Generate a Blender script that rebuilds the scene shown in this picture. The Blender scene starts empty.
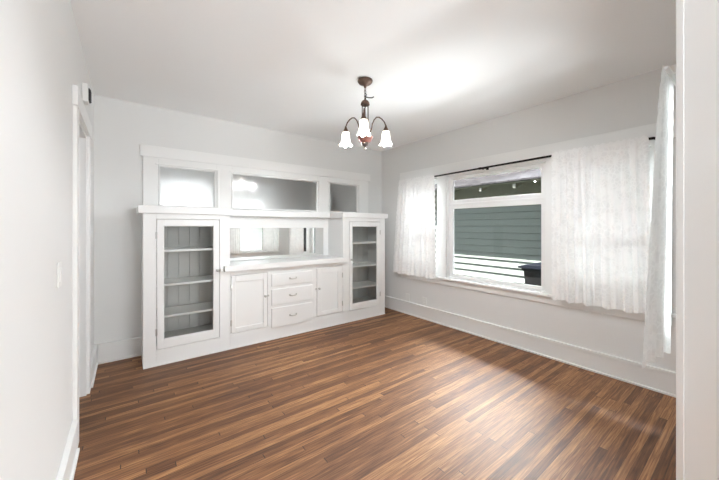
import bpy, bmesh, math, random
from mathutils import Vector, Matrix

random.seed(7)
S = bpy.context.scene
COL = S.collection
PI = math.pi

# ------------------------------------------------------------------ camera
CAM_H = 1.32
FPX = 307.0
cam_d = bpy.data.cameras.new('camera')
cam_d.sensor_fit = 'HORIZONTAL'
cam_d.sensor_width = 36.0
cam_d.lens = FPX / 719.0 * 36.0
cam_d.shift_y = -13.0 / 719.0
cam_d.clip_start = 0.02
cam = bpy.data.objects.new('camera', cam_d)
COL.objects.link(cam)
cam.location = (0, 0, CAM_H)
cam.rotation_euler = (PI / 2, 0, -math.atan(232.5 / 307.0))
S.camera = cam

# ------------------------------------------------------------------ world, sun, large lights, exposure
W = bpy.data.worlds.new('sky')
S.world = W
W.use_nodes = True
bg = W.node_tree.nodes['Background']
bg.inputs['Color'].default_value = (0.93, 0.97, 1.0, 1)
bg.inputs['Strength'].default_value = 0.7

sun_d = bpy.data.lights.new('sun', 'SUN')
sun_d.energy = 22.0
sun_d.angle = math.radians(0.6)
sun_d.color = (1.0, 0.95, 0.86)
sun = bpy.data.objects.new('sun', sun_d)
COL.objects.link(sun)
sun_dir = Vector((0.65, 0.06, -1.32)).normalized()
sun.rotation_euler = sun_dir.to_track_quat('-Z', 'Y').to_euler()
sun.location = (-4, 1, 9)

def area_light(name, loc, direction, sx, sy, energy, color=(1, 1, 1), spread=180):
    d = bpy.data.lights.new(name, 'AREA')
    d.shape = 'RECTANGLE'
    d.size, d.size_y = sx, sy
    d.energy = energy
    d.color = color
    d.spread = math.radians(spread)
    o = bpy.data.objects.new(name, d)
    COL.objects.link(o)
    o.location = loc
    o.rotation_euler = Vector(direction).to_track_quat('-Z', 'Y').to_euler()
    return o


# added fill lamps behind the camera; the low one brightens the ceiling
area_light('living_room_fill', (1.25, -2.6, 1.86), (-0.05, 1, 0.65), 0.8, 0.9, 34, (0.92, 0.965, 1.0))
area_light('living_room_up_fill', (1.70, -0.55, 0.12), (-0.1, 1, 1.3), 0.12, 0.9, 23, (0.92, 0.965, 1.0))
# sunlight thrown back into the room by the sunlit path between the houses
area_light('sunlit_path_bounce', (4.3, 1.95, -0.2), (-1, 0, 0.85), 4.6, 1.2, 160, (0.90, 0.955, 1.0), 140)
# lamp added above the neighbour's eave for the bright patch on the floor
area_light('eave_gap_fill', (4.70, 3.0, 2.5), (-1, -0.4, -0.95), 4.2, 0.5, 80, (0.92, 0.965, 1.0), 80)
# added lamps at the porch window: daylight, and an upward fill for the ceiling
area_light('porch_daylight', (2.5, -0.45, 1.9), (0, 1, -0.25), 1.0, 1.2, 16, (0.90, 0.96, 1.0))
area_light('porch_window_fill', (2.6, -0.75, 0.2), (0.1, 1, 0.7), 1.3, 0.9, 72, (0.92, 0.965, 1.0), 160)

S.view_settings.view_transform = 'Standard'
S.view_settings.look = 'None'
S.view_settings.gamma = 1.0
S.view_settings.exposure = 0.98
try:
    S.view_settings.use_curve_mapping = False
    S.cycles.caustics_reflective = False
    S.cycles.max_bounces = 12
    S.cycles.diffuse_bounces = 6
    S.cycles.glossy_bounces = 6
    S.cycles.transparent_max_bounces = 24
    S.cycles.transmission_bounces = 10
except Exception:
    pass


# ------------------------------------------------------------------ materials
def mat(name, color, rough=0.5, metal=0.0, bump=0.0, bscale=60.0, spec=None, vary=0.0):
    m = bpy.data.materials.new(name)
    m.use_nodes = True
    nt = m.node_tree
    b = nt.nodes['Principled BSDF']
    b.inputs['Base Color'].default_value = (*color, 1)
    b.inputs['Roughness'].default_value = rough
    b.inputs['Metallic'].default_value = metal
    if spec is not None:
        b.inputs['Specular IOR Level'].default_value = spec
    if bump or vary:
        tc = nt.nodes.new('ShaderNodeTexCoord')
        n = nt.nodes.new('ShaderNodeTexNoise')
        n.inputs['Scale'].default_value = bscale
        n.inputs['Detail'].default_value = 4
        nt.links.new(tc.outputs['Object'], n.inputs['Vector'])
        if bump:
            bp = nt.nodes.new('ShaderNodeBump')
            bp.inputs['Strength'].default_value = bump
            bp.inputs['Distance'].default_value = 0.002
            nt.links.new(n.outputs['Fac'], bp.inputs['Height'])
            nt.links.new(bp.outputs['Normal'], b.inputs['Normal'])
        if vary:
            mx = nt.nodes.new('ShaderNodeMix')
            mx.data_type = 'RGBA'
            mx.inputs['A'].default_value = (*[c * (1 - vary) for c in color], 1)
            mx.inputs['B'].default_value = (*[min(1, c * (1 + vary)) for c in color], 1)
            nt.links.new(n.outputs['Fac'], mx.inputs['Factor'])
            nt.links.new(mx.outputs['Result'], b.inputs['Base Color'])
    return m


def clear_glass(name, tint=(1, 1, 1)):
    m = bpy.data.materials.new(name)
    m.use_nodes = True
    nt = m.node_tree
    nt.nodes.clear()
    out = nt.nodes.new('ShaderNodeOutputMaterial')
    mix = nt.nodes.new('ShaderNodeMixShader')
    fr = nt.nodes.new('ShaderNodeFresnel')
    fr.inputs['IOR'].default_value = 1.25
    tr = nt.nodes.new('ShaderNodeBsdfTransparent')
    tr.inputs['Color'].default_value = (*tint, 1)
    gl = nt.nodes.new('ShaderNodeBsdfGlossy')
    gl.inputs['Roughness'].default_value = 0.01
    nt.links.new(fr.outputs[0], mix.inputs[0])
    nt.links.new(tr.outputs[0], mix.inputs[1])
    nt.links.new(gl.outputs[0], mix.inputs[2])
    nt.links.new(mix.outputs[0], out.inputs[0])
    return m


def textured_glass():
    m = bpy.data.materials.new('hammered_glass')
    m.use_nodes = True
    nt = m.node_tree
    b = nt.nodes['Principled BSDF']
    b.inputs['Base Color'].default_value = (0.93, 0.94, 0.93, 1)
    b.inputs['Roughness'].default_value = 0.55
    b.inputs['Transmission Weight'].default_value = 1.0
    b.inputs['IOR'].default_value = 1.3
    b.inputs['Coat Weight'].default_value = 1.0
    b.inputs['Coat Roughness'].default_value = 0.09
    b.inputs['Coat IOR'].default_value = 2.0
    tc = nt.nodes.new('ShaderNodeTexCoord')
    n = nt.nodes.new('ShaderNodeTexVoronoi')
    n.inputs['Scale'].default_value = 38
    nt.links.new(tc.outputs['Object'], n.inputs['Vector'])
    bp = nt.nodes.new('ShaderNodeBump')
    bp.inputs['Strength'].default_value = 0.10
    bp.inputs['Distance'].default_value = 0.004
    nt.links.new(n.outputs['Distance'], bp.inputs['Height'])
    nt.links.new(bp.outputs['Normal'], b.inputs['Normal'])
    return m


def floor_mat():
    m = bpy.data.materials.new('oak_strip_floor')
    m.use_nodes = True
    nt = m.node_tree
    N = nt.nodes
    L = nt.links.new
    b = N['Principled BSDF']
    tc = N.new('ShaderNodeTexCoord')
    sep = N.new('ShaderNodeSeparateXYZ')
    L(tc.outputs['Object'], sep.inputs[0])

    def math_n(op, a, bb=None, c=None):
        n = N.new('ShaderNodeMath')
        n.operation = op
        for i, v in enumerate((a, bb, c)):
            if v is None:
                continue
            if isinstance(v, (int, float)):
                n.inputs[i].default_value = v
            else:
                L(v, n.inputs[i])
        return n.outputs[0]
    w = 0.040
    v = math_n('DIVIDE', sep.outputs['Y'], w)
    row = math_n('FLOOR', v)
    fv = math_n('FRACT', v)
    wn = N.new('ShaderNodeTexWhiteNoise')
    wn.noise_dimensions = '1D'
    L(row, wn.inputs['W'])
    off = math_n('MULTIPLY', wn.outputs['Value'], 7.3)
    u = math_n('ADD', math_n('DIVIDE', sep.outputs['X'], 1.5), off)
    cell = math_n('FLOOR', u)
    fu = math_n('FRACT', u)
    comb = N.new('ShaderNodeCombineXYZ')
    L(row, comb.inputs[0])
    L(cell, comb.inputs[1])
    wn2 = N.new('ShaderNodeTexWhiteNoise')
    wn2.noise_dimensions = '2D'
    L(comb.outputs[0], wn2.inputs['Vector'])
    # wood grain, stretched along the board
    gv = N.new('ShaderNodeCombineXYZ')
    L(math_n('ADD', math_n('MULTIPLY', sep.outputs['X'], 5.0), math_n('MULTIPLY', wn2.outputs['Value'], 40)), gv.inputs[0])
    L(math_n('MULTIPLY', sep.outputs['Y'], 120.0), gv.inputs[1])
    g = N.new('ShaderNodeTexNoise')
    g.inputs['Scale'].default_value = 1.0
    g.inputs['Detail'].default_value = 5
    g.inputs['Distortion'].default_value = 0.6
    L(gv.outputs[0], g.inputs['Vector'])
    t = math_n('ADD', math_n('MULTIPLY', wn2.outputs['Value'], 0.36), math_n('MULTIPLY', math_n('SUBTRACT', g.outputs['Fac'], 0.20), 1.05))
    big = N.new('ShaderNodeTexNoise')
    big.inputs['Scale'].default_value = 1.1
    L(tc.outputs['Object'], big.inputs['Vector'])
    t = math_n('ADD', t, math_n('MULTIPLY', math_n('SUBTRACT', big.outputs['Fac'], 0.5), 0.35))
    cr = N.new('ShaderNodeValToRGB')
    e = cr.color_ramp.elements
    e[0].position, e[0].color = 0.08, (0.048, 0.016, 0.006, 1)
    e[1].position, e[1].color = 1.0, (0.66, 0.37, 0.165, 1)
    for p, c in ((0.3, (0.120, 0.046, 0.0165, 1)), (0.52, (0.225, 0.097, 0.037, 1)), (0.74, (0.40, 0.198, 0.083, 1))):
        k = e.new(p)
        k.color = c
    L(t, cr.inputs['Fac'])
    # joints
    g1 = math_n('LESS_THAN', fv, 0.035)
    g2 = math_n('LESS_THAN', fu, 0.003)
    gap = math_n('MAXIMUM', g1, g2)
    mx = N.new('ShaderNodeMix')
    mx.data_type = 'RGBA'
    L(gap, mx.inputs['Factor'])
    L(cr.outputs['Color'], mx.inputs['A'])
    mx.inputs['B'].default_value = (0.03, 0.014, 0.008, 1)
    L(mx.outputs['Result'], b.inputs['Base Color'])
    rr = N.new('ShaderNodeMapRange')
    rr.inputs['To Min'].default_value = 0.52
    rr.inputs['To Max'].default_value = 0.68
    L(g.outputs['Fac'], rr.inputs['Value'])
    L(rr.outputs['Result'], b.inputs['Roughness'])
    b.inputs['Coat Weight'].default_value = 0.2
    b.inputs['Coat Roughness'].default_value = 0.42
    bp = N.new('ShaderNodeBump')
    bp.inputs['Strength'].default_value = 0.12
    bp.inputs['Distance'].default_value = 0.002
    L(math_n('SUBTRACT', g.outputs['Fac'], gap), bp.inputs['Height'])
    L(bp.outputs['Normal'], b.inputs['Normal'])
    return m


def lace_mat(name, opacity_lo=0.93, opacity_hi=1.0):
    m = bpy.data.materials.new(name)
    m.use_nodes = True
    nt = m.node_tree
    N = nt.nodes
    L = nt.links.new
    N.clear()
    out = N.new('ShaderNodeOutputMaterial')
    uv = N.new('ShaderNodeUVMap')
    vo = N.new('ShaderNodeTexVoronoi')
    vo.feature = 'DISTANCE_TO_EDGE'
    vo.inputs['Scale'].default_value = 26
    L(uv.outputs[0], vo.inputs['Vector'])
    no = N.new('ShaderNodeTexNoise')
    no.inputs['Scale'].default_value = 9
    no.inputs['Detail'].default_value = 3
    L(uv.outputs[0], no.inputs['Vector'])
    r1 = N.new('ShaderNodeMapRange')
    r1.inputs['From Min'].default_value = 0.03
    r1.inputs['From Max'].default_value = 0.16
    r1.inputs['To Min'].default_value = 1.0
    r1.inputs['To Max'].default_value = 0.0
    L(vo.outputs['Distance'], r1.inputs['Value'])
    r2 = N.new('ShaderNodeMapRange')
    r2.inputs['From Min'].default_value = 0.47
    r2.inputs['From Max'].default_value = 0.56
    L(no.outputs['Fac'], r2.inputs['Value'])
    mxx = N.new('ShaderNodeMath')
    mxx.operation = 'MAXIMUM'
    L(r1.outputs[0], mxx.inputs[0])
    L(r2.outputs[0], mxx.inputs[1])
    op = N.new('ShaderNodeMapRange')
    op.inputs['To Min'].default_value = opacity_lo
    op.inputs['To Max'].default_value = opacity_hi
    L(mxx.outputs[0], op.inputs['Value'])
    tr = N.new('ShaderNodeBsdfTransparent')
    df = N.new('ShaderNodeBsdfDiffuse')
    df.inputs['Color'].default_value = (0.96, 0.96, 0.955, 1)
    tl = N.new('ShaderNodeBsdfTranslucent')
    tl.inputs['Color'].default_value = (0.93, 0.93, 0.91, 1)
    m1 = N.new('ShaderNodeMixShader')
    m1.inputs[0].default_value = 0.06
    L(df.outputs[0], m1.inputs[1])
    L(tl.outputs[0], m1.inputs[2])
    m2 = N.new('ShaderNodeMixShader')
    L(op.outputs[0], m2.inputs[0])
    L(tr.outputs[0], m2.inputs[1])
    L(m1.outputs[0], m2.inputs[2])
    L(m2.outputs[0], out.inputs[0])
    return m


def lamp_glass():
    m = bpy.data.materials.new('lit_frosted_glass')
    m.use_nodes = True
    nt = m.node_tree
    nt.nodes.clear()
    out = nt.nodes.new('ShaderNodeOutputMaterial')
    df = nt.nodes.new('ShaderNodeBsdfDiffuse')
    tl = nt.nodes.new('ShaderNodeBsdfTranslucent')
    em = nt.nodes.new('ShaderNodeEmission')
    em.inputs['Color'].default_value = (1.0, 0.97, 0.92, 1)
    em.inputs['Strength'].default_value = 0.08
    for n in (df, tl):
        n.inputs['Color'].default_value = (0.95, 0.945, 0.93, 1)
    mx = nt.nodes.new('ShaderNodeMixShader')
    mx.inputs[0].default_value = 0.6
    nt.links.new(df.outputs[0], mx.inputs[1])
    nt.links.new(tl.outputs[0], mx.inputs[2])
    ad = nt.nodes.new('ShaderNodeAddShader')
    nt.links.new(mx.outputs[0], ad.inputs[0])
    nt.links.new(em.outputs[0], ad.inputs[1])
    nt.links.new(ad.outputs[0], out.inputs[0])
    return m


def emit(name, color, strength):
    m = bpy.data.materials.new(name)
    m.use_nodes = True
    b = m.node_tree.nodes['Principled BSDF']
    b.inputs['Emission Color'].default_value = (*color, 1)
    b.inputs['Emission Strength'].default_value = strength
    return m


def shingle_mat():
    m = bpy.data.materials.new('asphalt_shingle')
    m.use_nodes = True
    nt = m.node_tree
    b = nt.nodes['Principled BSDF']
    tc = nt.nodes.new('ShaderNodeTexCoord')
    mp = nt.nodes.new('ShaderNodeMapping')
    mp.inputs['Rotation'].default_value = (0, 0, PI / 2)
    br = nt.nodes.new('ShaderNodeTexBrick')
    br.inputs['Scale'].default_value = 1.0
    br.inputs['Brick Width'].default_value = 0.22
    br.inputs['Row Height'].default_value = 0.11
    br.inputs['Mortar Size'].default_value = 0.008
    br.inputs['Color1'].default_value = (0.03, 0.029, 0.033, 1)
    br.inputs['Color2'].default_value = (0.05, 0.049, 0.055, 1)
    br.inputs['Mortar'].default_value = (0.012, 0.012, 0.014, 1)
    nt.links.new(tc.outputs['Object'], mp.inputs[0])
    nt.links.new(mp.outputs[0], br.inputs['Vector'])
    nt.links.new(br.outputs['Color'], b.inputs['Base Color'])
    b.inputs['Roughness'].default_value = 0.9
    b.inputs['Specular IOR Level'].default_value = 0.0
    return m


M = dict(
    wall=mat('wall_paint', (0.80, 0.80, 0.79), 0.65, bump=0.05, bscale=140),
    ceil=mat('ceiling_paint', (0.915, 0.92, 0.92), 0.75, bump=0.05, bscale=120),
    trim=mat('white_trim_paint', (0.88, 0.88, 0.87), 0.38, bump=0.03, bscale=40),
    inner=mat('cabinet_interior_paint', (0.64, 0.635, 0.62), 0.6, bump=0.03),
    shelf=mat('shelf_lit_paint', (0.92, 0.915, 0.90), 0.5),  # paler than the lining; light on the shelf edges is put into it
    floor=floor_mat(),
    glass=clear_glass('window_glass', (0.97, 0.985, 0.98)),
    cabglass=clear_glass('cabinet_glass', (0.97, 0.975, 0.97)),
    hammered=textured_glass(),
    mirror=mat('silvered_mirror', (0.93, 0.94, 0.93), 0.02, 1.0),
    chrome=mat('brushed_nickel', (0.62, 0.61, 0.59), 0.28, 1.0),
    bronze=mat('aged_bronze', (0.135, 0.085, 0.064), 0.42, 0.75, bump=0.1, bscale=90, vary=0.25),
    darkmetal=mat('dark_bronze', (0.075, 0.058, 0.05), 0.4, 0.8),
    rose=mat('copper_red_glaze', (0.27, 0.115, 0.095), 0.4, 0.35, vary=0.2),
    black=mat('black_rod_metal', (0.014, 0.012, 0.011), 0.4, 0.6),
    lace=lace_mat('white_lace'),
    lamp=lamp_glass(),
    bulb=emit('bulb_glow', (1.0, 0.93, 0.84), 22),
    plastic=mat('white_plastic', (0.83, 0.83, 0.81), 0.35),
    grille=mat('black_grille', (0.02, 0.02, 0.02), 0.5),
    siding=mat('sage_siding_paint', (0.145, 0.166, 0.161), 0.7, vary=0.06, bscale=3),
    olive=mat('olive_eave_paint', (0.075, 0.077, 0.05), 0.7, vary=0.08, bscale=4),
    shingle=shingle_mat(),
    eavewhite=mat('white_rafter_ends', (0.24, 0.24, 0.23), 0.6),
    concrete=mat('concrete_path', (0.26, 0.255, 0.24), 0.9, vary=0.12, bscale=5),
    binblack=mat('bin_black_plastic', (0.004, 0.004, 0.005), 0.6, spec=0.2),
    binblue=mat('bin_navy_lid', (0.0025, 0.0035, 0.009), 0.6, spec=0.2),
    binmark=mat('bin_pale_mark', (0.3, 0.31, 0.31), 0.6),
    greywood=mat('porch_grey_paint', (0.42, 0.42, 0.41), 0.7),
)


# ------------------------------------------------------------------ mesh helpers
class MB:
    def __init__(s):
        s.bm = bmesh.new()

    def box(s, x0, x1, y0, y1, z0, z1):
        vs = [s.bm.verts.new(p) for p in ((x0, y0, z0), (x1, y0, z0), (x1, y1, z0), (x0, y1, z0),
                                          (x0, y0, z1), (x1, y0, z1), (x1, y1, z1), (x0, y1, z1))]
        for f in ((3, 2, 1, 0), (4, 5, 6, 7), (0, 1, 5, 4), (1, 2, 6, 5), (2, 3, 7, 6), (3, 0, 4, 7)):
            s.bm.faces.new([vs[i] for i in f])
        return s

    def prism(s, poly, axis, a0, a1):
        """extrude a 2-D polygon along axis ('x': poly is (y,z); 'y': (x,z); 'z': (x,y))"""
        def p3(p, a):
            return {'x': (a, p[0], p[1]), 'y': (p[0], a, p[1]), 'z': (p[0], p[1], a)}[axis]
        A = [s.bm.verts.new(p3(p, a0)) for p in poly]
        B = [s.bm.verts.new(p3(p, a1)) for p in poly]
        n = len(poly)
        s.bm.faces.new(A[::-1])
        s.bm.faces.new(B)
        for i in range(n):
            s.bm.faces.new((A[i], A[(i + 1) % n], B[(i + 1) % n], B[i]))
        return s

    def lathe(s, prof, c, seg=24, axis=Vector((0, 0, 1)), close=False):
        """profile of (radius, height) swept about axis at c"""
        q = Vector((0, 0, 1)).rotation_difference(axis.normalized())
        rings = []
        for r, h in prof:
            if r < 1e-6:
                rings.append([s.bm.verts.new(Vector(c) + q @ Vector((0, 0, h)))])
            else:
                rings.append([s.bm.verts.new(Vector(c) + q @ Vector((r * math.cos(2 * PI * i / seg), r * math.sin(2 * PI * i / seg), h)))
                              for i in range(seg)])
        pairs = list(zip(rings[:-1], rings[1:]))
        if close:
            pairs.append((rings[-1], rings[0]))
        for a, b in pairs:
            if len(a) == 1 and len(b) == 1:
                continue
            for i in range(seg):
                j = (i + 1) % seg
                if len(a) == 1:
                    s.bm.faces.new((a[0], b[i], b[j]))
                elif len(b) == 1:
                    s.bm.faces.new((a[i], a[j], b[0]))
                else:
                    s.bm.faces.new((a[i], a[j], b[j], b[i]))
        return s

    def tube(s, pts, r, seg=10):
        pts = [Vector(p) for p in pts]
        n = len(pts)
        rings = []
        up = Vector((0.123, 0.456, 0.88)).normalized()
        for i, p in enumerate(pts):
            t = (pts[min(i + 1, n - 1)] - pts[max(i - 1, 0)]).normalized()
            a = t.cross(up)
            if a.length < 1e-3:
                a = t.cross(Vector((1, 0, 0)))
            a.normalize()
            b = t.cross(a)
            rr = r[i] if isinstance(r, (list, tuple)) else r
            rings.append([s.bm.verts.new(p + a * rr * math.cos(2 * PI * k / seg) + b * rr * math.sin(2 * PI * k / seg)) for k in range(seg)])
        for a, b in zip(rings[:-1], rings[1:]):
            for k in range(seg):
                s.bm.faces.new((a[k], a[(k + 1) % seg], b[(k + 1) % seg], b[k]))
        s.bm.faces.new(rings[0][::-1])
        s.bm.faces.new(rings[-1])
        return s

    def frame_y(s, x0, x1, z0, z1, y0, y1, st, rt=None, rb=None):
        """rectangular frame standing in an XZ plane"""
        rt = st if rt is None else rt
        rb = st if rb is None else rb
        s.box(x0, x0 + st, y0, y1, z0, z1).box(x1 - st, x1, y0, y1, z0, z1)
        s.box(x0 + st, x1 - st, y0, y1, z1 - rt, z1).box(x0 + st, x1 - st, y0, y1, z0, z0 + rb)
        return s

    def frame_x(s, y0, y1, z0, z1, x0, x1, st, rt=None, rb=None):
        rt = st if rt is None else rt
        rb = st if rb is None else rb
        s.box(x0, x1, y0, y0 + st, z0, z1).box(x0, x1, y1 - st, y1, z0, z1)
        s.box(x0, x1, y0 + st, y1 - st, z1 - rt, z1).box(x0, x1, y0 + st, y1 - st, z0, z0 + rb)
        return s


WLOC = {}


def tag(o, label=None, cat=None, group=None, kind=None):
    if label:
        o['label'] = label
    if cat:
        o['category'] = cat
    if group:
        o['group'] = group
    if kind:
        o['kind'] = kind
    return o


def obj(name, mb, m, parent=None, bevel=0.0, smooth=False, at=None, label=None):
    bm = mb.bm
    bmesh.ops.recalc_face_normals(bm, faces=bm.faces[:])
    xs = [v.co for v in bm.verts]
    lo = Vector([min(v[i] for v in xs) for i in range(3)])
    hi = Vector([max(v[i] for v in xs) for i in range(3)])
    c = Vector(at) if at is not None else Vector(((lo.x + hi.x) / 2, (lo.y + hi.y) / 2, lo.z))
    for v in bm.verts:
        v.co -= c
    me = bpy.data.meshes.new(name)
    bm.to_mesh(me)
    bm.free()
    me.materials.append(m)
    o = bpy.data.objects.new(name, me)
    COL.objects.link(o)
    if smooth:
        for p in me.polygons:
            p.use_smooth = True
    if parent is not None:
        o.parent = parent
        o.location = c - WLOC[parent.name]
    else:
        o.location = c
    WLOC[o.name] = c
    if bevel:
        bv = o.modifiers.new('bevel', 'BEVEL')
        bv.width = bevel
        bv.segments = 2
        bv.limit_method = 'ANGLE'
    if label:
        o['label'] = label
    return o


def thing(name, label, cat, loc, group=None):
    o = bpy.data.objects.new(name, None)
    o.empty_display_size = 0.1
    COL.objects.link(o)
    o.location = loc
    WLOC[o.name] = Vector(loc)
    return tag(o, label, cat, group)


def struct(name, mb, m, bevel=0.0, at=None):
    o = obj(name, mb, m, None, bevel, at=at)
    o['kind'] = 'structure'
    return o


def struct_empty(name, loc):
    o = bpy.data.objects.new(name, None)
    COL.objects.link(o)
    o.location = loc
    WLOC[o.name] = Vector(loc)
    o['kind'] = 'structure'
    return o


# ------------------------------------------------------------------ the shell
XL, XR, YB, YF, H = -0.254, 3.41, 3.89, 0.18, 2.59
TW = 0.14                                     # wall thickness
TWR = 0.08                                    # window wall

struct('floor', MB().box(-2.7, XR + TW, -3.1, 6.7, -0.06, 0.0), M['floor'], at=(0, 0, 0))
struct('ceiling', MB().box(-2.7, XR + TW, -3.1, 6.7, H, H + 0.1), M['ceil'])

# back wall with three openings behind the transom lights
PANES = [(0.262, 0.826), (1.0, 2.172), (2.362, 2.892)]
PZ0, PZ1 = 1.535, 1.978
bw = MB()
bw.box(XL - TW, XR + TW, YB, YB + TW, 0, PZ0).box(XL - TW, XR + TW, YB, YB + TW, PZ1, H)
xs = [XL - TW] + [v for p in PANES for v in p] + [XR + TW]
for a, b in zip(xs[0::2], xs[1::2]):
    bw.box(a, b, YB, YB + TW, PZ0, PZ1)
struct('wall_back', bw, M['wall'])

# right (window) wall: three openings
WZ0, WZ1 = 0.645, 1.995
WINS = [(0.55, 1.175), (1.345, 2.565), (2.715, 3.30)]
rw = MB()
rw.box(XR, XR + TWR, YF - TW, YB, 0, WZ0).box(XR, XR + TWR, YF - TW, YB, WZ1, H)
ys = [YF - TW] + [v for p in WINS for v in p] + [YB]
for a, b in zip(ys[0::2], ys[1::2]):
    rw.box(XR, XR + TWR, a, b, WZ0, WZ1)
struct('wall_right', rw, M['wall'])

# left wall with a doorway
DY0, DY1, DZ = 2.555, 3.22, 2.03
lw = MB()
lw.box(XL - TW, XL, YF - TW, DY0, 0, H).box(XL - TW, XL, DY1, YB, 0, H).box(XL - TW, XL, DY0, DY1, DZ, H)
struct('wall_left', lw, M['wall'])

# front wall: cased opening (camera stands in it) and one window to its right
JX = 1.636
FW = (2.02, 3.0, 0.70, 1.995)
fw = MB()
fw.box(JX + 0.02, FW[0], YF - TW, YF, 0, H).box(FW[1], XR, YF - TW, YF, 0, H)
fw.box(FW[0], FW[1], YF - TW, YF, 0, FW[2]).box(FW[0], FW[1], YF - TW, YF, FW[3], H)
fw.box(XL, JX + 0.02, YF - TW, YF, 2.32, H)
struct('wall_front', fw, M['wall'])

# rooms beyond: living room behind the camera, hall, kitchen
struct('wall_living', MB().box(1.78, 1.9, -3.1, YF - TW, 0, H), M['wall'])
struct('wall_living_left', MB().box(-2.7, -2.58, -3.1, YF - TW, 0, H), M['wall'])
struct('wall_living_back', MB().box(-2.7, 1.9, -3.2, -3.1, 0, H), M['wall'])
struct('wall_hall', MB().box(-1.5, -1.4, YF - TW, 4.03, 0, H).box(-2.58, XL - TW, YF - TW, YF, 0, H).box(-1.4, XL - TW, 4.03, 4.13, 0, H), M['wall'])
area_light('transom_backlight', (1.2, 6.9, 1.5), (0, -1, 0), 2.6, 1.2, 1.2, (1.0, 0.98, 0.94))  # added lamp past the kitchen opening, brightens the transom panes
kb = MB()
KY = 6.5
kb.box(XL - TW, 0.0, KY, KY + 0.12, 0, H).box(2.55, XR + TW, KY, KY + 0.12, 0, H)
kb.box(0.0, 2.55, KY, KY + 0.12, 0, 1.0).box(0.0, 2.55, KY, KY + 0.12, 1.97, H)
struct('wall_kitchen_back', kb, M['greywood'])
struct('wall_kitchen_left', MB().box(XL - TW, XL, YB + TW, KY, 0, H), M['greywood'])
struct('wall_kitchen_right', MB().box(XR, XR + TW, YB + TW, KY, 0, H), M['greywood'])

# baseboards: a flat board, a bead on top, a shoe at the floor
BH = 0.19


def board_x(y0, y1, x, sgn, mb):     # along Y, face towards sgn
    def b(a, c, z0, z1):
        mb.box(min(x, x + sgn * c), max(x, x + sgn * c), y0, y1, z0, z1)
    b(0, 0.018, 0, BH - 0.03)
    b(0, 0.026, BH - 0.03, BH)
    b(0, 0.032, 0, 0.018)
    return mb


def board_y(x0, x1, y, sgn, mb):
    def b(c, z0, z1):
        mb.box(x0, x1, min(y, y + sgn * c), max(y, y + sgn * c), z0, z1)
    b(0.018, 0, BH - 0.03)
    b(0.026, BH - 0.03, BH)
    b(0.032, 0, 0.018)
    return mb


struct('baseboard_right', board_x(YF, YB, XR, -1, MB()), M['trim'], 0.003)
struct('baseboard_left', board_x(3.33, YB, XL, 1, board_x(YF - TW, 2.445, XL, 1, MB())), M['trim'], 0.003)
struct('baseboard_back', board_y(3.127, XR - 0.032, YB, -1, board_y(XL + 0.032, 0.117, YB, -1, MB())), M['trim'], 0.003)
struct('baseboard_front', board_y(1.77, XR - 0.032, YF, 1, MB()), M['trim'], 0.003)

# doorway in the left wall: casing, jamb lining, stop
d = struct_empty('door_1', (XL, (DY0 + DY1) / 2, 0))
c = MB()
c.box(XL, XL + 0.02, DY0 - 0.11, DY0 - 0.005, 0, DZ + 0.005).box(XL, XL + 0.02, DY1 + 0.005, DY1 + 0.11, 0, DZ + 0.005)
c.box(XL, XL + 0.024, DY0 - 0.125, DY1 + 0.125, DZ + 0.005, DZ + 0.12)
obj('door_casing', c, M['trim'], d, 0.003)
c = MB()
c.box(XL - TW, XL + 0.001, DY0 - 0.004, DY0 + 0.016, 0, DZ).box(XL - TW, XL + 0.001, DY1 - 0.016, DY1 + 0.004, 0, DZ)
c.box(XL - TW, XL + 0.001, DY0 + 0.016, DY1 - 0.016, DZ - 0.018, DZ + 0.002)
obj('door_jamb', c, M['trim'], d, 0.002)
c = MB()
c.box(XL - 0.085, XL - 0.045, DY0 + 0.016, DY0 + 0.028, 0, DZ - 0.018).box(XL - 0.085, XL - 0.045, DY1 - 0.028, DY1 - 0.016, 0, DZ - 0.018)
c.box(XL - 0.085, XL - 0.045, DY0 + 0.028, DY1 - 0.028, DZ - 0.032, DZ - 0.018)
obj('door_stop', c, M['trim'], d, 0.001)

# cased opening at the camera
c = MB()
c.box(JX - 0.006, JX + 0.115, YF, YF + 0.02, 0, 2.32)
c.box(JX, JX + 0.02, YF - TW - 0.002, YF, 0, 2.32)
c.box(JX - 0.006, JX + 0.115, YF - TW - 0.022, YF - TW - 0.002, 0, 2.32)
c.box(XL, JX + 0.13, YF, YF + 0.024, 2.32, 2.44)
struct('trim_1', c, M['trim'], 0.002)

# ------------------------------------------------------------------ window wall
c = MB()
CX0, CX1 = XR - 0.02, XR
c.box(CX0, CX1, 3.30, 3.41, WZ0, 2.02)
c.box(CX0, CX1, 2.565, 2.715, WZ0, 2.02)
c.box(CX0, CX1, 1.175, 1.345, WZ0, 2.02)
c.box(CX0, CX1, 0.44, 0.55, WZ0, 2.02)
c.box(CX0, CX1, 0.55, 1.175, WZ1, 2.02).box(CX0, CX1, 1.345, 2.565, WZ1, 2.02).box(CX0, CX1, 2.715, 3.30, WZ1, 2.02)
c.box(CX0 - 0.006, CX1, 0.41, 3.43, 2.02, 2.154)
struct('trim_2', c, M['trim'], 0.003)
c = MB()
c.box(XR - 0.062, XR + 0.04, 0.41, 3.45, 0.622, WZ0)
c.box(XR - 0.02, XR, 0.44, 3.42, 0.545, 0.622)
struct('trim_3', c, M['trim'], 0.004)

GX = XR + 0.06


def reveal(y0, y1):
    return MB().frame_x(y0, y1, WZ0, WZ1, XR - 0.001, XR + TWR + 0.004, 0.012)


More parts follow.
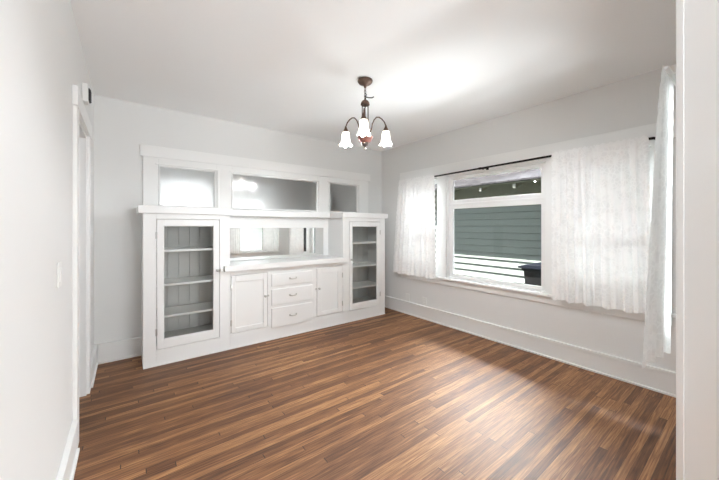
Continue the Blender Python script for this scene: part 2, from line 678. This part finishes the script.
w = struct_empty('window_1', (XR, 1.955, WZ0))
obj('window_frame', reveal(*WINS[1]), M['trim'], w, 0.002)
c = MB()
y0, y1 = WINS[1][0] + 0.012, WINS[1][1] - 0.012
c.box(GX - 0.022, GX + 0.008, y0, y0 + 0.054, WZ0 + 0.012, WZ1 - 0.012).box(GX - 0.022, GX + 0.008, y1 - 0.055, y1, WZ0 + 0.012, WZ1 - 0.012)
for z0, z1 in ((WZ0 + 0.012, 0.697), (1.56, 1.675), (1.94, WZ1 - 0.012)):
    c.box(GX - 0.022, GX + 0.008, y0 + 0.054, y1 - 0.055, z0, z1)
c.box(GX - 0.03, GX + 0.008, y0, y1, 1.605, 1.63)
obj('window_sash', c, M['trim'], w, 0.003)
obj('window_pane', MB().box(GX - 0.002, GX + 0.002, y0 + 0.05, y1 - 0.05, 0.69, 1.565), M['glass'], w)
obj('window_pane', MB().box(GX - 0.002, GX + 0.002, y0 + 0.05, y1 - 0.05, 1.67, 1.945), M['glass'], w)


def double_hung(name, y0, y1):
    w = struct_empty(name, (XR, (y0 + y1) / 2, WZ0))
    obj('window_frame', reveal(y0, y1), M['trim'], w, 0.002)
    a, b = y0 + 0.012, y1 - 0.012
    c = MB().frame_x(a, b, WZ0 + 0.012, 1.34, GX - 0.03, GX, 0.048, 0.04, 0.07)
    c.box(GX - 0.036, GX - 0.03, (a + b) / 2 - 0.02, (a + b) / 2 + 0.02, 1.325, 1.335)
    obj('lower_sash', c, M['trim'], w, 0.002)
    obj('upper_sash', MB().frame_x(a, b, 1.30, WZ1 - 0.012, GX + 0.003, GX + 0.033, 0.048, 0.05, 0.04), M['trim'], w, 0.002)
    obj('window_pane', MB().box(GX - 0.017, GX - 0.013, a + 0.044, b - 0.044, 0.722, 1.304), M['glass'], w)
    obj('window_pane', MB().box(GX + 0.016, GX + 0.02, a + 0.044, b - 0.044, 1.336, 1.938), M['glass'], w)


double_hung('window_2', *WINS[2])
double_hung('window_3', *WINS[0])

# front-wall window (met in the mirror)
w = struct_empty('window_4', ((FW[0] + FW[1]) / 2, YF, FW[2]))
c = MB().frame_y(FW[0] - 0.10, FW[1] + 0.10, FW[2] - 0.0, FW[3] + 0.12, YF, YF + 0.02, 0.10, 0.12, 0.0)
c.box(FW[0] - 0.13, FW[1] + 0.13, YF - 0.03, YF + 0.05, FW[2] - 0.025, FW[2]).box(FW[0] - 0.1, FW[1] + 0.1, YF, YF + 0.02, FW[2] - 0.1, FW[2] - 0.025)
obj('window_casing', c, M['trim'], w, 0.003)
c = MB().frame_y(FW[0], FW[1], FW[2], FW[3], YF - 0.08, YF - 0.045, 0.05)
c.box(FW[0] + 0.05, FW[1] - 0.05, YF - 0.08, YF - 0.045, 1.33, 1.38)
obj('window_sash', c, M['trim'], w, 0.003)
obj('window_pane', MB().box(FW[0] + 0.045, FW[1] - 0.045, YF - 0.064, YF - 0.06, FW[2] + 0.045, FW[3] - 0.045), M['glass'], w)

# ------------------------------------------------------------------ outside: path, neighbour's house, bin
GZ = -0.48
NX = 5.4
struct('ground', MB().box(XR + TW, 14, -12, 22, GZ - 0.1, GZ), M['concrete'])
struct('wall_foundation', MB().box(XR + 0.02, XR + TW + 0.02, -3.1, 6.7, GZ, -0.06), M['concrete'])
struct('wall_porch', MB().box(2.60, 2.95, -0.9, -0.55, GZ, H).box(1.9, XR + TW, -1.1, YF - TW, -0.2, -0.06), M['greywood'])

# dark skin added outside this house, keeps bounced light off the neighbour's siding
ow = MB()
ox0, ox1 = XR + TWR + 0.001, XR + TWR + 0.014
ow.box(ox0, ox1, -3.1, 6.7, -0.06, WZ0 - 0.02).box(ox0, ox1, -3.1, 6.7, WZ1 + 0.02, H + 0.1)
oy = [-3.1] + [v for p in WINS for v in (p[0] - 0.01, p[1] + 0.01)] + [6.7]
for a, b_ in zip(oy[0::2], oy[1::2]):
    ow.box(ox0, ox1, a, b_, WZ0 - 0.02, WZ1 + 0.02)
struct('wall_outside_skin', ow, M['olive'])

nh = thing('neighbor_house', 'sage green lap-sided house seen through the picture window', 'house', (NX + 2, 3, GZ))
c = MB()
lap, z = 0.122, GZ + 0.1
NY0, NY1 = -4.0, 11.0
while z < 1.60:
    c.prism([(NX - 0.036, z + 0.014), (NX - 0.002, z + 0.004), (NX + 0.02, z), (NX + 0.02, z + lap + 0.01), (NX - 0.006, z + lap + 0.01)], 'y', NY0, NY1)
    z += lap
c.box(NX + 0.02, NX + 0.15, NY0, NY1, GZ, 2.6)
obj('siding_wall', c, M['siding'], nh)
obj('foundation', MB().box(NX - 0.012, NX + 0.02, NY0, NY1, GZ, GZ + 0.1), M['concrete'], nh)
obj('frieze_board', MB().box(NX - 0.028, NX + 0.02, NY0, NY1, z - 0.01, 2.14), M['olive'], nh)
EX, EZ = 4.78, 2.04                 # eave edge
sl = math.tan(math.radians(24))
c = MB().prism([(EX, EZ - 0.045), (EX, EZ - 0.02), (NX + 0.3, EZ - 0.02 + sl * (NX + 0.3 - EX)), (NX + 0.3, EZ - 0.05 + sl * (NX + 0.3 - EX))], 'y', NY0 - 0.3, NY1 + 0.3)
obj('soffit', c, M['olive'], nh)
c = MB().prism([(EX - 0.03, EZ - 0.012), (EX - 0.03, EZ + 0.012), (EX + 4.5, EZ + 0.02 + sl * 4.5), (EX + 4.5, EZ - 0.005 + sl * 4.5)], 'y', NY0 - 0.35, NY1 + 0.35)
obj('roof', c, M['shingle'], nh, at=(EX, 0, EZ))
for k in range(9):
    y = 0.0 + k * 0.573 + 0.06
    c = MB().prism([(EX + 0.02, EZ - 0.115), (EX + 0.02, EZ - 0.05), (NX - 0.03, EZ - 0.05 + sl * 0.6), (NX - 0.03, EZ - 0.14 + sl * 0.6)], 'y', y - 0.022, y + 0.022)
    rt = obj('rafter_tail', c, M['olive'], nh)
    obj('rafter_end', MB().box(EX + 0.012, EX + 0.02, y - 0.02, y + 0.02, EZ - 0.11, EZ - 0.055), M['eavewhite'], rt, label='white painted rafter end')

bx, by = 5.02, 1.88                # bin centre
bn = thing('recycling_bin', 'dark wheeled recycling bin with navy lid outside the picture window', 'bin', (bx, by, GZ))
LZ = 0.755
c = MB()
bt, bb = 0.26, 0.20
pts0 = [(bx - bb, by - bb * 1.1), (bx + bb, by - bb * 1.1), (bx + bb, by + bb * 1.1), (bx - bb, by + bb * 1.1)]
pts1 = [(bx - bt, by - 0.325), (bx + bt, by - 0.325), (bx + bt, by + 0.325), (bx - bt, by + 0.325)]
A = [c.bm.verts.new((*p, GZ + 0.04)) for p in pts0]
B = [c.bm.verts.new((*p, LZ - 0.05)) for p in pts1]
c.bm.faces.new(A[::-1])
c.bm.faces.new(B)
for i in range(4):
    c.bm.faces.new((A[i], A[(i + 1) % 4], B[(i + 1) % 4], B[i]))
c.box(bx - bt - 0.02, bx + bt + 0.02, by - 0.345, by + 0.345, LZ - 0.09, LZ - 0.05)
body = obj('body', c, M['binblack'], bn, 0.015)
c = MB()
c.prism([(by - 0.38, LZ - 0.052), (by + 0.38, LZ - 0.052), (by + 0.38, LZ - 0.025), (by + 0.22, LZ + 0.02), (by - 0.22, LZ + 0.02), (by - 0.38, LZ - 0.025)], 'x', bx - bt - 0.06, bx + bt + 0.05)
obj('lid', c, M['binblue'], bn, 0.012, label='navy blue lid')
obj('handle', MB().tube([(bx + bt + 0.05, by - 0.24, LZ - 0.05), (bx + bt + 0.1, by - 0.24, LZ - 0.03), (bx + bt + 0.1, by + 0.24, LZ - 0.03), (bx + bt + 0.05, by + 0.24, LZ - 0.05)], 0.014), M['binblack'], bn)
for sy in (-1, 1):
    obj('wheel', MB().lathe([(0, -0.03), (0.11, -0.03), (0.125, -0.015), (0.125, 0.015), (0.11, 0.03), (0, 0.03)], (bx + 0.2, by + sy * 0.26, GZ + 0.125), 20, Vector((0, 1, 0))), M['binblack'], bn)
# three chasing arrows on the front of the body
c = MB()
ez = 0.42
ex = bx - (bb + (bt - bb) * (ez - GZ - 0.04) / (LZ - 0.09 - GZ)) - 0.008
ey = by + 0.115
for k in range(3):
    a = PI / 2 + k * 2 * PI / 3

    def rot(p, a=a):
        return (ey + p[0] * math.cos(a - PI / 2) - p[1] * math.sin(a - PI / 2), ez + p[0] * math.sin(a - PI / 2) + p[1] * math.cos(a - PI / 2))
    c.prism([rot(p) for p in ((-0.035, 0.028), (0.012, 0.028), (0.012, 0.018), (0.04, 0.037), (0.012, 0.056), (0.012, 0.046), (-0.035, 0.046))], 'x', ex, ex + 0.02)
obj('recycling_mark', c, M['binmark'], body, label='pale three-arrow recycling mark')

# ------------------------------------------------------------------ built-in: transom lights
FY = 3.485                          # cabinet face
PY = YB - 0.03                      # face of the transom panel
c = MB()
c.box(0.106, 3.137, PY - 0.008, YB, 2.05, 2.168)                 # head board
zz0, zz1 = 1.522, 2.05
edges = [0.13] + [v for p in PANES for v in p] + [3.10]
for a, b in zip(edges[0::2], edges[1::2]):
    c.box(a, b, PY, YB, zz0, zz1)
for a, b in PANES:
    c.box(a, b, PY, YB, PZ1, zz1).box(a, b, PY, YB, zz0, PZ0)
struct('trim_4', c, M['trim'], 0.003)
for i, (a, b) in enumerate(PANES):
    w = struct_empty('window_%d' % (5 + i), ((a + b) / 2, PY, PZ0))
    obj('window_sash', MB().frame_y(a + 0.002, b - 0.002, PZ0 + 0.002, PZ1 - 0.002, PY - 0.004, PY + 0.026, 0.016), M['trim'], w, 0.003)
    c = MB().box(a - 0.022, b + 0.035, PY - 0.012, PY, PZ1 - 0.002, PZ1 + 0.014)
    c.box(b + 0.012, b + 0.035, PY - 0.012, PY, PZ0, PZ1 - 0.002)
    obj('window_bead', c, M['trim'], w, 0.003)
    obj('window_pane', MB().box(a + 0.014, b - 0.014, PY + 0.012, PY + 0.017, PZ0 + 0.014, PZ1 - 0.014), M['hammered'], w)

# ------------------------------------------------------------------ built-in: cabinets
ZTOP = 1.448


def knob_at(x, y, z, parent):
    c = MB().lathe([(0, -0.0), (0.011, 0.0), (0.011, 0.003), (0.005, 0.004), (0.005, 0.014), (0.013, 0.018), (0.0145, 0.024), (0.010, 0.030), (0, 0.031)], (x, y, z), 16, Vector((0, -1, 0)))
    return obj('knob', c, M['chrome'], parent, smooth=True, label='silver metal knob')


def hinge_at(x, y, z, parent):
    c = MB().box(x - 0.008, x + 0.008, y - 0.004, y + 0.001, z - 0.03, z + 0.03)
    c.lathe([(0, -0.034), (0.0042, -0.034), (0.0042, 0.034), (0, 0.034)], (x, y - 0.005, z), 8)
    return obj('hinge', c, M['chrome'], parent, label='small grey metal hinge')


def display_cabinet(x0, dx0, dx1, hinge_left, label):
    x1 = x0 + 0.768
    t = thing('display_cabinet', label, 'cabinet', ((x0 + x1) / 2, (FY + YB) / 2, 0), 'built-in glass door cabinets')
    dz0, dz1 = 0.155, 1.392
    c = MB()
    g = 0.005
    c.box(x0, dx0 - g, FY, FY + 0.022, 0, ZTOP).box(dx1 + g, x1, FY, FY + 0.022, 0, ZTOP)
    c.box(dx0 - g, dx1 + g, FY, FY + 0.022, 0, dz0 - g).box(dx0 - g, dx1 + g, FY, FY + 0.022, dz1 + g, ZTOP)
    c.box(x0, x0 + 0.02, FY + 0.022, YB - 0.003, 0, ZTOP).box(x1 - 0.02, x1, FY + 0.022, YB - 0.003, 0, ZTOP)
    c.box(x0, x1, FY - 0.01, FY, 0, 0.014)
    obj('body', c, M['trim'], t, 0.002)
    c = MB()
    n = 7
    bw_ = (x1 - x0 - 0.04) / n
    for k in range(n):
        c.box(x0 + 0.02 + k * bw_ + 0.0015, x0 + 0.02 + (k + 1) * bw_ - 0.0015, YB - 0.018, YB - 0.006, 0.14, ZTOP)
    c.box(x0 + 0.02, x1 - 0.02, YB - 0.008, YB - 0.003, 0.14, ZTOP)
    c.box(x0 + 0.02, x0 + 0.026, FY + 0.022, YB - 0.018, 0.14, ZTOP).box(x1 - 0.026, x1 - 0.02, FY + 0.022, YB - 0.018, 0.14, ZTOP)
    obj('lining', c, M['inner'], t, 0.002, label='grey board lining')
    obj('floor_board', MB().box(x0 + 0.026, x1 - 0.026, FY + 0.022, YB - 0.018, 0.18, 0.2), M['inner'], t)
    for z in (1.087, 0.755, 0.448):
        obj('shelf', MB().box(x0 + 0.026, x1 - 0.026, FY + 0.03, YB - 0.018, z - 0.011, z + 0.011), M['shelf'], t, 0.002)
    c = MB()
    st = 0.055
    c.frame_y(dx0, dx1, dz0, dz1, FY - 0.003, FY + 0.019, st, 0.062, 0.086)
    c.frame_y(dx0 + st - 0.004, dx1 - st + 0.004, dz0 + 0.082, dz1 - 0.058, FY + 0.003, FY + 0.015, 0.009)
    dr = obj('door', c, M['trim'], t, 0.0025)
    obj('glass_pane', MB().box(dx0 + st - 0.003, dx1 - st + 0.003, FY + 0.008, FY + 0.011, dz0 + 0.083, dz1 - 0.059), M['cabglass'], dr)
    hx = dx0 - 0.004 if hinge_left else dx1 + 0.004
    kx = dx1 - 0.02 if hinge_left else dx0 + 0.03
    for z in (0.32, 1.24):
        hinge_at(hx, FY - 0.003, z, dr)
    kb_ = knob_at(kx, FY - 0.003, 0.865, dr)
    if hinge_left:
        obj('catch', MB().box(x0 + dx1 - x0 + 0.008, dx1 + 0.03, FY - 0.012, FY, 0.853, 0.877), M['chrome'], t, 0.002, label='small silver catch plate')
    tx0, tx1 = (x0 - 0.038, x1 + 0.018) if hinge_left else (x0 - 0.022, x1 + 0.036)
    obj('top_board', MB().box(tx0, tx1, FY - 0.03, PY - 0.001, ZTOP, 1.521), M['trim'], t, 0.004)
    return t


display_cabinet(0.118, 0.226, 0.778, True, 'tall white glass-door cabinet nearest the doorway, wide view of its three shelves')
display_cabinet(2.356, 2.462, 3.02, False, 'tall white glass-door cabinet in the corner beside the window wall')

# lower middle unit
BX0, BX1 = 0.8865, 2.3555
b = thing('base_cabinet', 'low white cabinet with two panel doors and three drawers under the counter', 'cabinet', ((BX0 + BX1) / 2, (FY + YB) / 2, 0))
DOORS = [(0.899, 1.296), (1.952, 2.343)]
DZ0, DZ1 = 0.168, 0.788
DRX = (1.345, 1.878)
DRZ = [(0.625, 0.768), (0.402, 0.588), (0.138, 0.368)]
c = MB()
g = 0.0045
c.box(BX0, BX1, FY, FY + 0.02, 0, DZ0 - g).box(BX0, BX1, FY, FY + 0.02, DZ1 + g, 0.845)
for x0, x1 in ((BX0, DOORS[0][0] - g), (DOORS[0][1] + g, DOORS[1][0] - g), (DOORS[1][1] + g, BX1)):
    c.box(x0, x1, FY, FY + 0.02, DZ0 - g, DZ1 + g)
c.box(BX0, BX0 + 0.018, FY + 0.02, YB - 0.003, 0, 0.845).box(BX1 - 0.018, BX1, FY + 0.02, YB - 0.003, 0, 0.845)
c.box(BX0, BX1, FY - 0.01, FY, 0, 0.014)
c.box(BX0 + 0.018, BX1 - 0.018, FY + 0.025, YB - 0.003, 0.13, 0.15)
obj('body', c, M['trim'], b, 0.002)
for i, (x0, x1) in enumerate(DOORS):
    c = MB().frame_y(x0, x1, DZ0, DZ1, FY - 0.003, FY + 0.018, 0.046 if i == 0 else 0.07, 0.07, 0.05)
    c.box(x0 + 0.03, x1 - 0.03, FY + 0.011, FY + 0.017, DZ0 + 0.03, DZ1 - 0.03)
    dr = obj('door', c, M['trim'], b, 0.003)
    hx = x0 - 0.001 if i == 0 else x1 + 0.001
    for z in (0.28, 0.665):
        hinge_at(hx, FY - 0.003, z, dr)
    knob_at(x1 - 0.026 if i == 0 else x0 + 0.028, FY - 0.003, 0.525, dr)
    obj('catch', MB().box(*((x1 + 0.004, x1 + 0.022) if i == 0 else (x0 - 0.022, x0 - 0.004)), FY - 0.011, FY, 0.515, 0.535), M['chrome'], b, 0.002, label='small silver catch plate')
for z0, z1 in DRZ:
    dr = obj('drawer', MB().box(DRX[0], DRX[1], FY - 0.02, FY - 0.0005, z0, z1), M['trim'], b, 0.004)
    zc, xc = (z0 + z1) / 2 + 0.005, (DRX[0] + DRX[1]) / 2
    c = MB().box(xc - 0.05, xc - 0.034, FY - 0.023, FY - 0.02, zc - 0.011, zc + 0.011).box(xc + 0.034, xc + 0.05, FY - 0.023, FY - 0.02, zc - 0.011, zc + 0.011)
    c.tube([(xc - 0.042, FY - 0.022, zc), (xc - 0.04, FY - 0.036, zc - 0.003), (xc - 0.02, FY - 0.046, zc - 0.006), (xc + 0.02, FY - 0.046, zc - 0.006), (xc + 0.04, FY - 0.036, zc - 0.003), (xc + 0.042, FY - 0.022, zc)], 0.0055, 8)
    obj('pull', c, M['chrome'], dr, label='silver drawer pull')

c = MB().prism([(0.822, FY - 0.055), (2.39, FY - 0.055), (2.39, FY - 0.002), (BX1 - 0.001, FY - 0.002), (BX1 - 0.001, YB - 0.022), (BX0 + 0.001, YB - 0.022), (BX0 + 0.001, FY - 0.002), (0.822, FY - 0.002)], 'z', 0.845, 0.905)
tag(obj('countertop', c, M['trim'], None, 0.004), 'thick white painted counter between the two glass-door cabinets', 'counter')

# back of the niche with the mirror, and the shelf above it
m = thing('buffet_mirror', 'wide low mirror in a white frame above the counter', 'mirror', ((BX0 + BX1) / 2, YB, 0.905))
obj('frame', MB().frame_y(BX0 + 0.001, BX1 - 0.001, 0.906, ZTOP + 0.0, YB - 0.022, YB - 0.001, 0.082, 0.14, 0.012), M['trim'], m, 0.003)
obj('mirror_glass', MB().box(BX0 + 0.078, BX1 - 0.078, YB - 0.016, YB - 0.011, 0.914, 1.312), M['mirror'], m)
tag(obj('display_shelf', MB().box(BX0 + 0.02, BX1 - 0.024, 3.78, PY - 0.001, 1.45, 1.521), M['trim'], None, 0.004), 'narrow white shelf board over the mirror, under the middle transom light', 'shelf')


# ------------------------------------------------------------------ curtains
def curtain(name, label, group, along, base, top, bot, z0, z1, folds, amp, seed, scallop=(True, True), hem_slope=0.0, gather=None, pocket=0.019, swing=0.0):
    """along 'y': hangs in front of x=base; 'x': in front of y=base. top/bot = (start,end) along the wall."""
    rnd = random.Random(seed)
    ph = [rnd.uniform(0, 6.28) for _ in range(5)]
    nu, nv = folds * 14, 70
    mb = MB()
    bm = mb.bm
    uvl = bm.loops.layers.uv.new('UVMap')
    grid = []
    width = abs(bot[1] - bot[0])
    for j in range(nv + 1):
        t = j / nv                       # 0 top, 1 bottom
        row = []
        for i in range(nu + 1):
            s = i / nu
            k = t ** 0.8
            a0 = top[0] + (bot[0] - top[0]) * k
            a1 = top[1] + (bot[1] - top[1]) * k
            if gather and t < gather[0]:
                f = math.sin(t / gather[0] * PI / 2)
                a0 = gather[1] + (top[0] - gather[1]) * f
            sw = s + 0.018 * math.sin(2 * PI * s * 2.3 + ph[0]) + 0.01 * t * math.sin(2 * PI * s * 4.1 + ph[1])
            a = a0 + (a1 - a0) * sw
            if scallop[0] and i < 2:
                a -= (a1 - a0) / abs(a1 - a0) * 0.011 * abs(math.sin(t * (z1 - z0) / 0.075 * PI / 1.0)) * (1 if i == 0 else 0.4)
            if scallop[1] and i > nu - 2:
                a += (a1 - a0) / abs(a1 - a0) * 0.011 * abs(math.sin(t * (z1 - z0) / 0.075 * PI / 1.0)) * (1 if i == nu else 0.4)
            am = amp * min(1.0, 0.15 + 5 * t) * (0.5 + 0.5 * t) * (0.7 + 0.3 * math.sin(9 * s + ph[2]))
            p = am * math.sin(2 * PI * folds * sw + ph[3] + 0.5 * math.sin(3 * t + ph[4]) * t) + 0.25 * am * math.sin(2 * PI * folds * 2.37 * sw + ph[1])
            z = z1 - t * (z1 - z0)
            if j == nv:
                z += 0.008 * math.sin(2 * PI * folds * sw * 0.5 + ph[2]) + 0.004 * abs(math.sin(s * width / 0.06 * PI))
            if j == 0:
                z += 0.006 * math.sin(2 * PI * folds * 1.5 * s + ph[0])
            z += hem_slope * s * t
            bs = base - pocket - swing * t if along == 'y' else base + pocket + swing * t * (1 - 0.85 * s)
            co = (bs + p, a, z) if along == 'y' else (a, bs + p, z)
            row.append((bm.verts.new(co), (s * width * 1.35, z)))
        grid.append(row)
    for j in range(nv):
        for i in range(nu):
            q = (grid[j][i], grid[j + 1][i], grid[j + 1][i + 1], grid[j][i + 1])
            f = bm.faces.new([v for v, _ in q])
            for lp, (_, u) in zip(f.loops, q):
                lp[uvl].uv = u
    o = obj(name, mb, M['lace'], None, smooth=True)
    return tag(o, label, 'curtain', group)


RX, RZ = XR - 0.098, 2.022
curtain('lace_curtain', 'white lace curtain at the left end of the rod, nearest the cabinets', 'lace curtains', 'y', RX, (3.355, 2.70), (3.50, 2.69), 0.618, RZ + 0.006, 9, 0.026, 1)
curtain('lace_curtain', 'white lace curtain on the rod right of the picture window, ending at the sill', 'lace curtains', 'y', RX, (1.235, 0.56), (1.225, 0.53), 0.618, RZ + 0.022, 10, 0.026, 5)

r = thing('curtain_rod', 'thin black curtain rod running across the picture window', 'curtain rod', (RX, 1.92, RZ))
obj('pole', MB().tube([(RX, 3.32, RZ - 0.024), (RX, 0.545, RZ)], 0.0105, 12), M['black'], r, smooth=True)
for sgn, y, ez_ in ((1, 3.32, RZ - 0.024), (-1, 0.545, RZ)):
    obj('elbow', MB().tube([(RX, y, ez_), (RX + 0.004, y + sgn * 0.014, ez_), (RX + 0.018, y + sgn * 0.022, ez_), (RX + 0.05, y + sgn * 0.022, ez_), (XR - 0.026, y + sgn * 0.022, ez_)], 0.011, 12), M['black'], r, smooth=True)
c = MB().tube([(RX, 2.04, RZ - 0.013), (RX, 2.012, RZ - 0.013)], 0.014, 12).tube([(RX, 2.026, RZ - 0.013), (XR - 0.022, 2.026, RZ - 0.015)], 0.005, 8)
c.box(XR - 0.032, XR - 0.026, 1.955, 1.985, RZ - 0.03, RZ + 0.01)
c.tube([(XR - 0.03, 2.026, RZ - 0.01), (XR - 0.03, 1.97, RZ - 0.01)], 0.004, 8)
obj('bracket', c, M['black'], r)

# the pair on the front wall, seen in the mirror
RY = YF + 0.072
r = thing('curtain_rod', 'white curtain rod over the front-wall window reflected in the mirror', 'curtain rod', (2.5, RY, 2.0))
obj('pole', MB().tube([(1.835, RY, 2.0), (3.12, RY, 2.0)], 0.0085, 12), M['plastic'], r, smooth=True)
for x in (1.94, 3.10):
    obj('bracket', MB().tube([(x, RY, 2.0), (x, YF + 0.021, 2.0)], 0.006, 8), M['plastic'], r)
curtain('lace_curtain', 'white lace curtain hanging at the right edge of the view, beside the door jamb', 'lace curtains', 'x', RY, (1.805, 2.14), (1.785, 2.13), 0.715, 2.03, 7, 0.012, 21, swing=0.05, gather=(0.22, 1.875))
curtain('lace_curtain', 'white lace curtain on the far side of the front window, seen in the mirror', 'lace curtains', 'x', RY, (2.67, 3.10), (2.66, 3.06), 0.715, 2.03, 8, 0.014, 22, swing=0.045)

# ------------------------------------------------------------------ chandelier
cx, cy = 1.640, 2.085
ch = thing('chandelier', 'three-light bronze chandelier with ruffled white glass shades, hanging from the ceiling', 'chandelier', (cx, cy, H))


def lz(name, prof, m, parent=ch, smooth=True, seg=28, label=None):
    return obj(name, MB().lathe([(r, z) for r, z in prof], (cx, cy, 0), seg), m, parent, smooth=smooth, label=label)


lz('canopy', [(0, H - 0.001), (0.062, H - 0.001), (0.066, H - 0.008), (0.065, H - 0.014), (0.055, H - 0.03), (0.036, H - 0.041), (0.014, H - 0.047), (0.010, H - 0.066), (0, H - 0.07)], M['bronze'])
# chain links, one mesh
c = MB()
zt = H - 0.068
n = 5
for k in range(n):
    zc = zt - 0.012 - k * 0.0235
    pts = []
    for i in range(17):
        a = 2 * PI * i / 16
        dx, dz = 0.0085 * math.cos(a), 0.0165 * math.sin(a)
        pts.append((cx + (dx if k % 2 else 0), cy + (0 if k % 2 else dx), zc + dz))
    c.tube(pts, 0.0028, 6)
obj('chain', c, M['darkmetal'], ch, smooth=True)
d1 = Vector((math.cos(-0.65), math.sin(-0.65), 0))    # towards picture right
c = MB().tube([Vector((cx, cy, 2.445)), Vector((cx, cy, 2.445)) + d1 * 0.03 + Vector((0, 0, -0.008)), Vector((cx, cy, 2.436)) + d1 * 0.06, Vector((cx, cy, 2.445)) + d1 * 0.075], 0.0042, 8)
c.tube([Vector((cx, cy, 2.475)), Vector((cx, cy, 2.465)) + d1 * 0.014, Vector((cx, cy, 2.45)) + d1 * 0.008, Vector((cx, cy, 2.425))], 0.003, 8)
obj('hook', c, M['darkmetal'], ch, smooth=True)
lz('dome_cap', [(0, 2.4260), (0.008, 2.4240), (0.012, 2.4160), (0.026, 2.4080), (0.036, 2.3920), (0.039, 2.3780), (0.037, 2.3720), (0.03, 2.3720), (0, 2.3740)], M['bronze'])
for k in range(3):
    a = math.atan2(-cy, -cx) + math.radians(120 * k)
    px, py = cx + 0.029 * math.cos(a), cy + 0.029 * math.sin(a)
    obj('stem_rod', MB().tube([(px, py, 2.374), (px, py, 2.165)], 0.0045, 8), M['bronze'], ch, smooth=True)
lz('column', [(0, 2.175), (0.034, 2.172), (0.04, 2.16), (0.026, 2.145), (0.02, 2.12), (0.03, 2.112), (0.05, 2.102), (0, 2.1)], M['bronze'])
lz('cup', [(0, 2.104), (0.056, 2.104), (0.067, 2.098), (0.064, 2.084), (0.056, 2.07), (0.05, 2.058), (0.036, 2.046), (0, 2.046)], M['rose'], label='reddish copper cup')
lz('finial', [(0, 2.048), (0.032, 2.048), (0.031, 2.036), (0.022, 2.021), (0.009, 2.014), (0.0045, 2.007), (0.007, 1.998), (0.006, 1.99), (0, 1.986)], M['darkmetal'], label='dark metal finial')
R = 0.208
base_ang = math.atan2(-cy, -cx) + math.radians(-3)   # one arm towards the camera
for k in range(3):
    a = base_ang + k * 2 * PI / 3
    dr_ = Vector((math.cos(a), math.sin(a), 0))
    o = Vector((cx, cy, 0))
    prof = [(0.02, 2.124), (0.045, 2.134), (0.062, 2.174), (0.072, 2.224), (0.088, 2.259), (0.112, 2.285), (0.138, 2.290), (0.165, 2.279), (0.191, 2.257), (0.203, 2.233), (0.208, 2.214)]
    arm = obj('arm', MB().tube([o + dr_ * r_ + Vector((0, 0, z_)) for r_, z_ in prof], 0.0052, 10), M['bronze'], ch, smooth=True)
    p = o + dr_ * R
    obj('shade_holder', MB().lathe([(0, 2.231), (0.006, 2.229), (0.010, 2.214), (0.022, 2.189), (0.030, 2.173), (0.027, 2.171), (0, 2.175)], p, 20), M['bronze'], arm, smooth=True)
    # ruffled bell shade
    mb = MB()
    seg = 48
    prof = [(0.022, 2.175), (0.029, 2.172), (0.033, 2.157), (0.035, 2.134), (0.038, 2.109), (0.043, 2.089), (0.051, 2.071), (0.061, 2.056)]
    rings = []
    for side in (0, 1):
        for q, (r_, z_) in enumerate(prof if side == 0 else prof[::-1]):
            rr = r_ - 0.003 * side
            f = max(0, ((2.119 - z_) / 0.063)) ** 1.6
            ring = []
            for i in range(seg):
                th = 2 * PI * i / seg
                ru = f * math.cos(6 * th)
                ring.append(mb.bm.verts.new((p.x + (rr + 0.005 * ru) * math.cos(th), p.y + (rr + 0.005 * ru) * math.sin(th), z_ - 0.007 * ru)))
            rings.append(ring)
    for ra, rb in zip(rings, rings[1:] + rings[:1]):
        for i in range(seg):
            j = (i + 1) % seg
            mb.bm.faces.new((ra[i], ra[j], rb[j], rb[i]))
    sh = obj('shade', mb, M['lamp'], arm, smooth=True, label='ruffled white glass shade')
    obj('bulb', MB().lathe([(0, 2.169), (0.012, 2.169), (0.013, 2.144), (0.021, 2.121), (0.024, 2.104), (0.021, 2.087), (0.01, 2.078), (0, 2.076)], p, 16), M['bulb'], sh, smooth=True)
    ld = bpy.data.lights.new('lamp_light', 'POINT')
    ld.energy = 9.5
    ld.color = (0.93, 0.968, 1.0)
    ld.shadow_soft_size = 0.009
    lo_ = bpy.data.objects.new('lamp_light', ld)
    COL.objects.link(lo_)
    lo_.parent = ch
    lo_.location = p + Vector((0, 0, 2.065)) - WLOC[ch.name]

# ------------------------------------------------------------------ small wall things
t = thing('light_switch', 'white light switch plate on the near left wall', 'light switch', (XL, 1.99, 1.04))
obj('plate', MB().box(XL, XL + 0.006, 1.945, 2.03, 1.04, 1.158), M['plastic'], t, 0.002)
obj('rocker', MB().box(XL + 0.006, XL + 0.010, 1.97, 2.005, 1.066, 1.132), M['plastic'], t, 0.001)

t = thing('door_chime', 'small white wall box with black grille high above the doorway', 'door chime', (XL, 2.95, 2.21))
obj('housing', MB().box(XL, XL + 0.034, 2.90, 3.0, 2.21, 2.34), M['plastic'], t, 0.006)
c = MB()
for k in range(5):
    c.box(XL + 0.034, XL + 0.046, 2.93, 2.995, 2.232 + k * 0.0165, 2.232 + k * 0.0165 + 0.010)
c.box(XL + 0.034, XL + 0.040, 2.925, 2.998, 2.228, 2.315)
obj('grille', c, M['grille'], t, label='black slotted grille')

t = thing('outlet', 'white double socket outlet low on the window wall, farther from the cabinet', 'outlet', (XR, 2.955, 0.2))
obj('plate', MB().box(XR - 0.006, XR, 2.918, 2.992, 0.195, 0.31), M['plastic'], t, 0.002)
for z in (0.224, 0.268):
    obj('socket', MB().box(XR - 0.0085, XR - 0.006, 2.939, 2.971, z - 0.013, z + 0.015), M['greywood'] if False else M['plastic'], t, 0.002)
tag(obj('blank_plate', MB().box(XR - 0.006, XR, 3.245, 3.325, 0.195, 0.305), M['plastic'], None, 0.002), 'blank white wall plate low on the window wall, nearer the cabinet', 'wall plate')
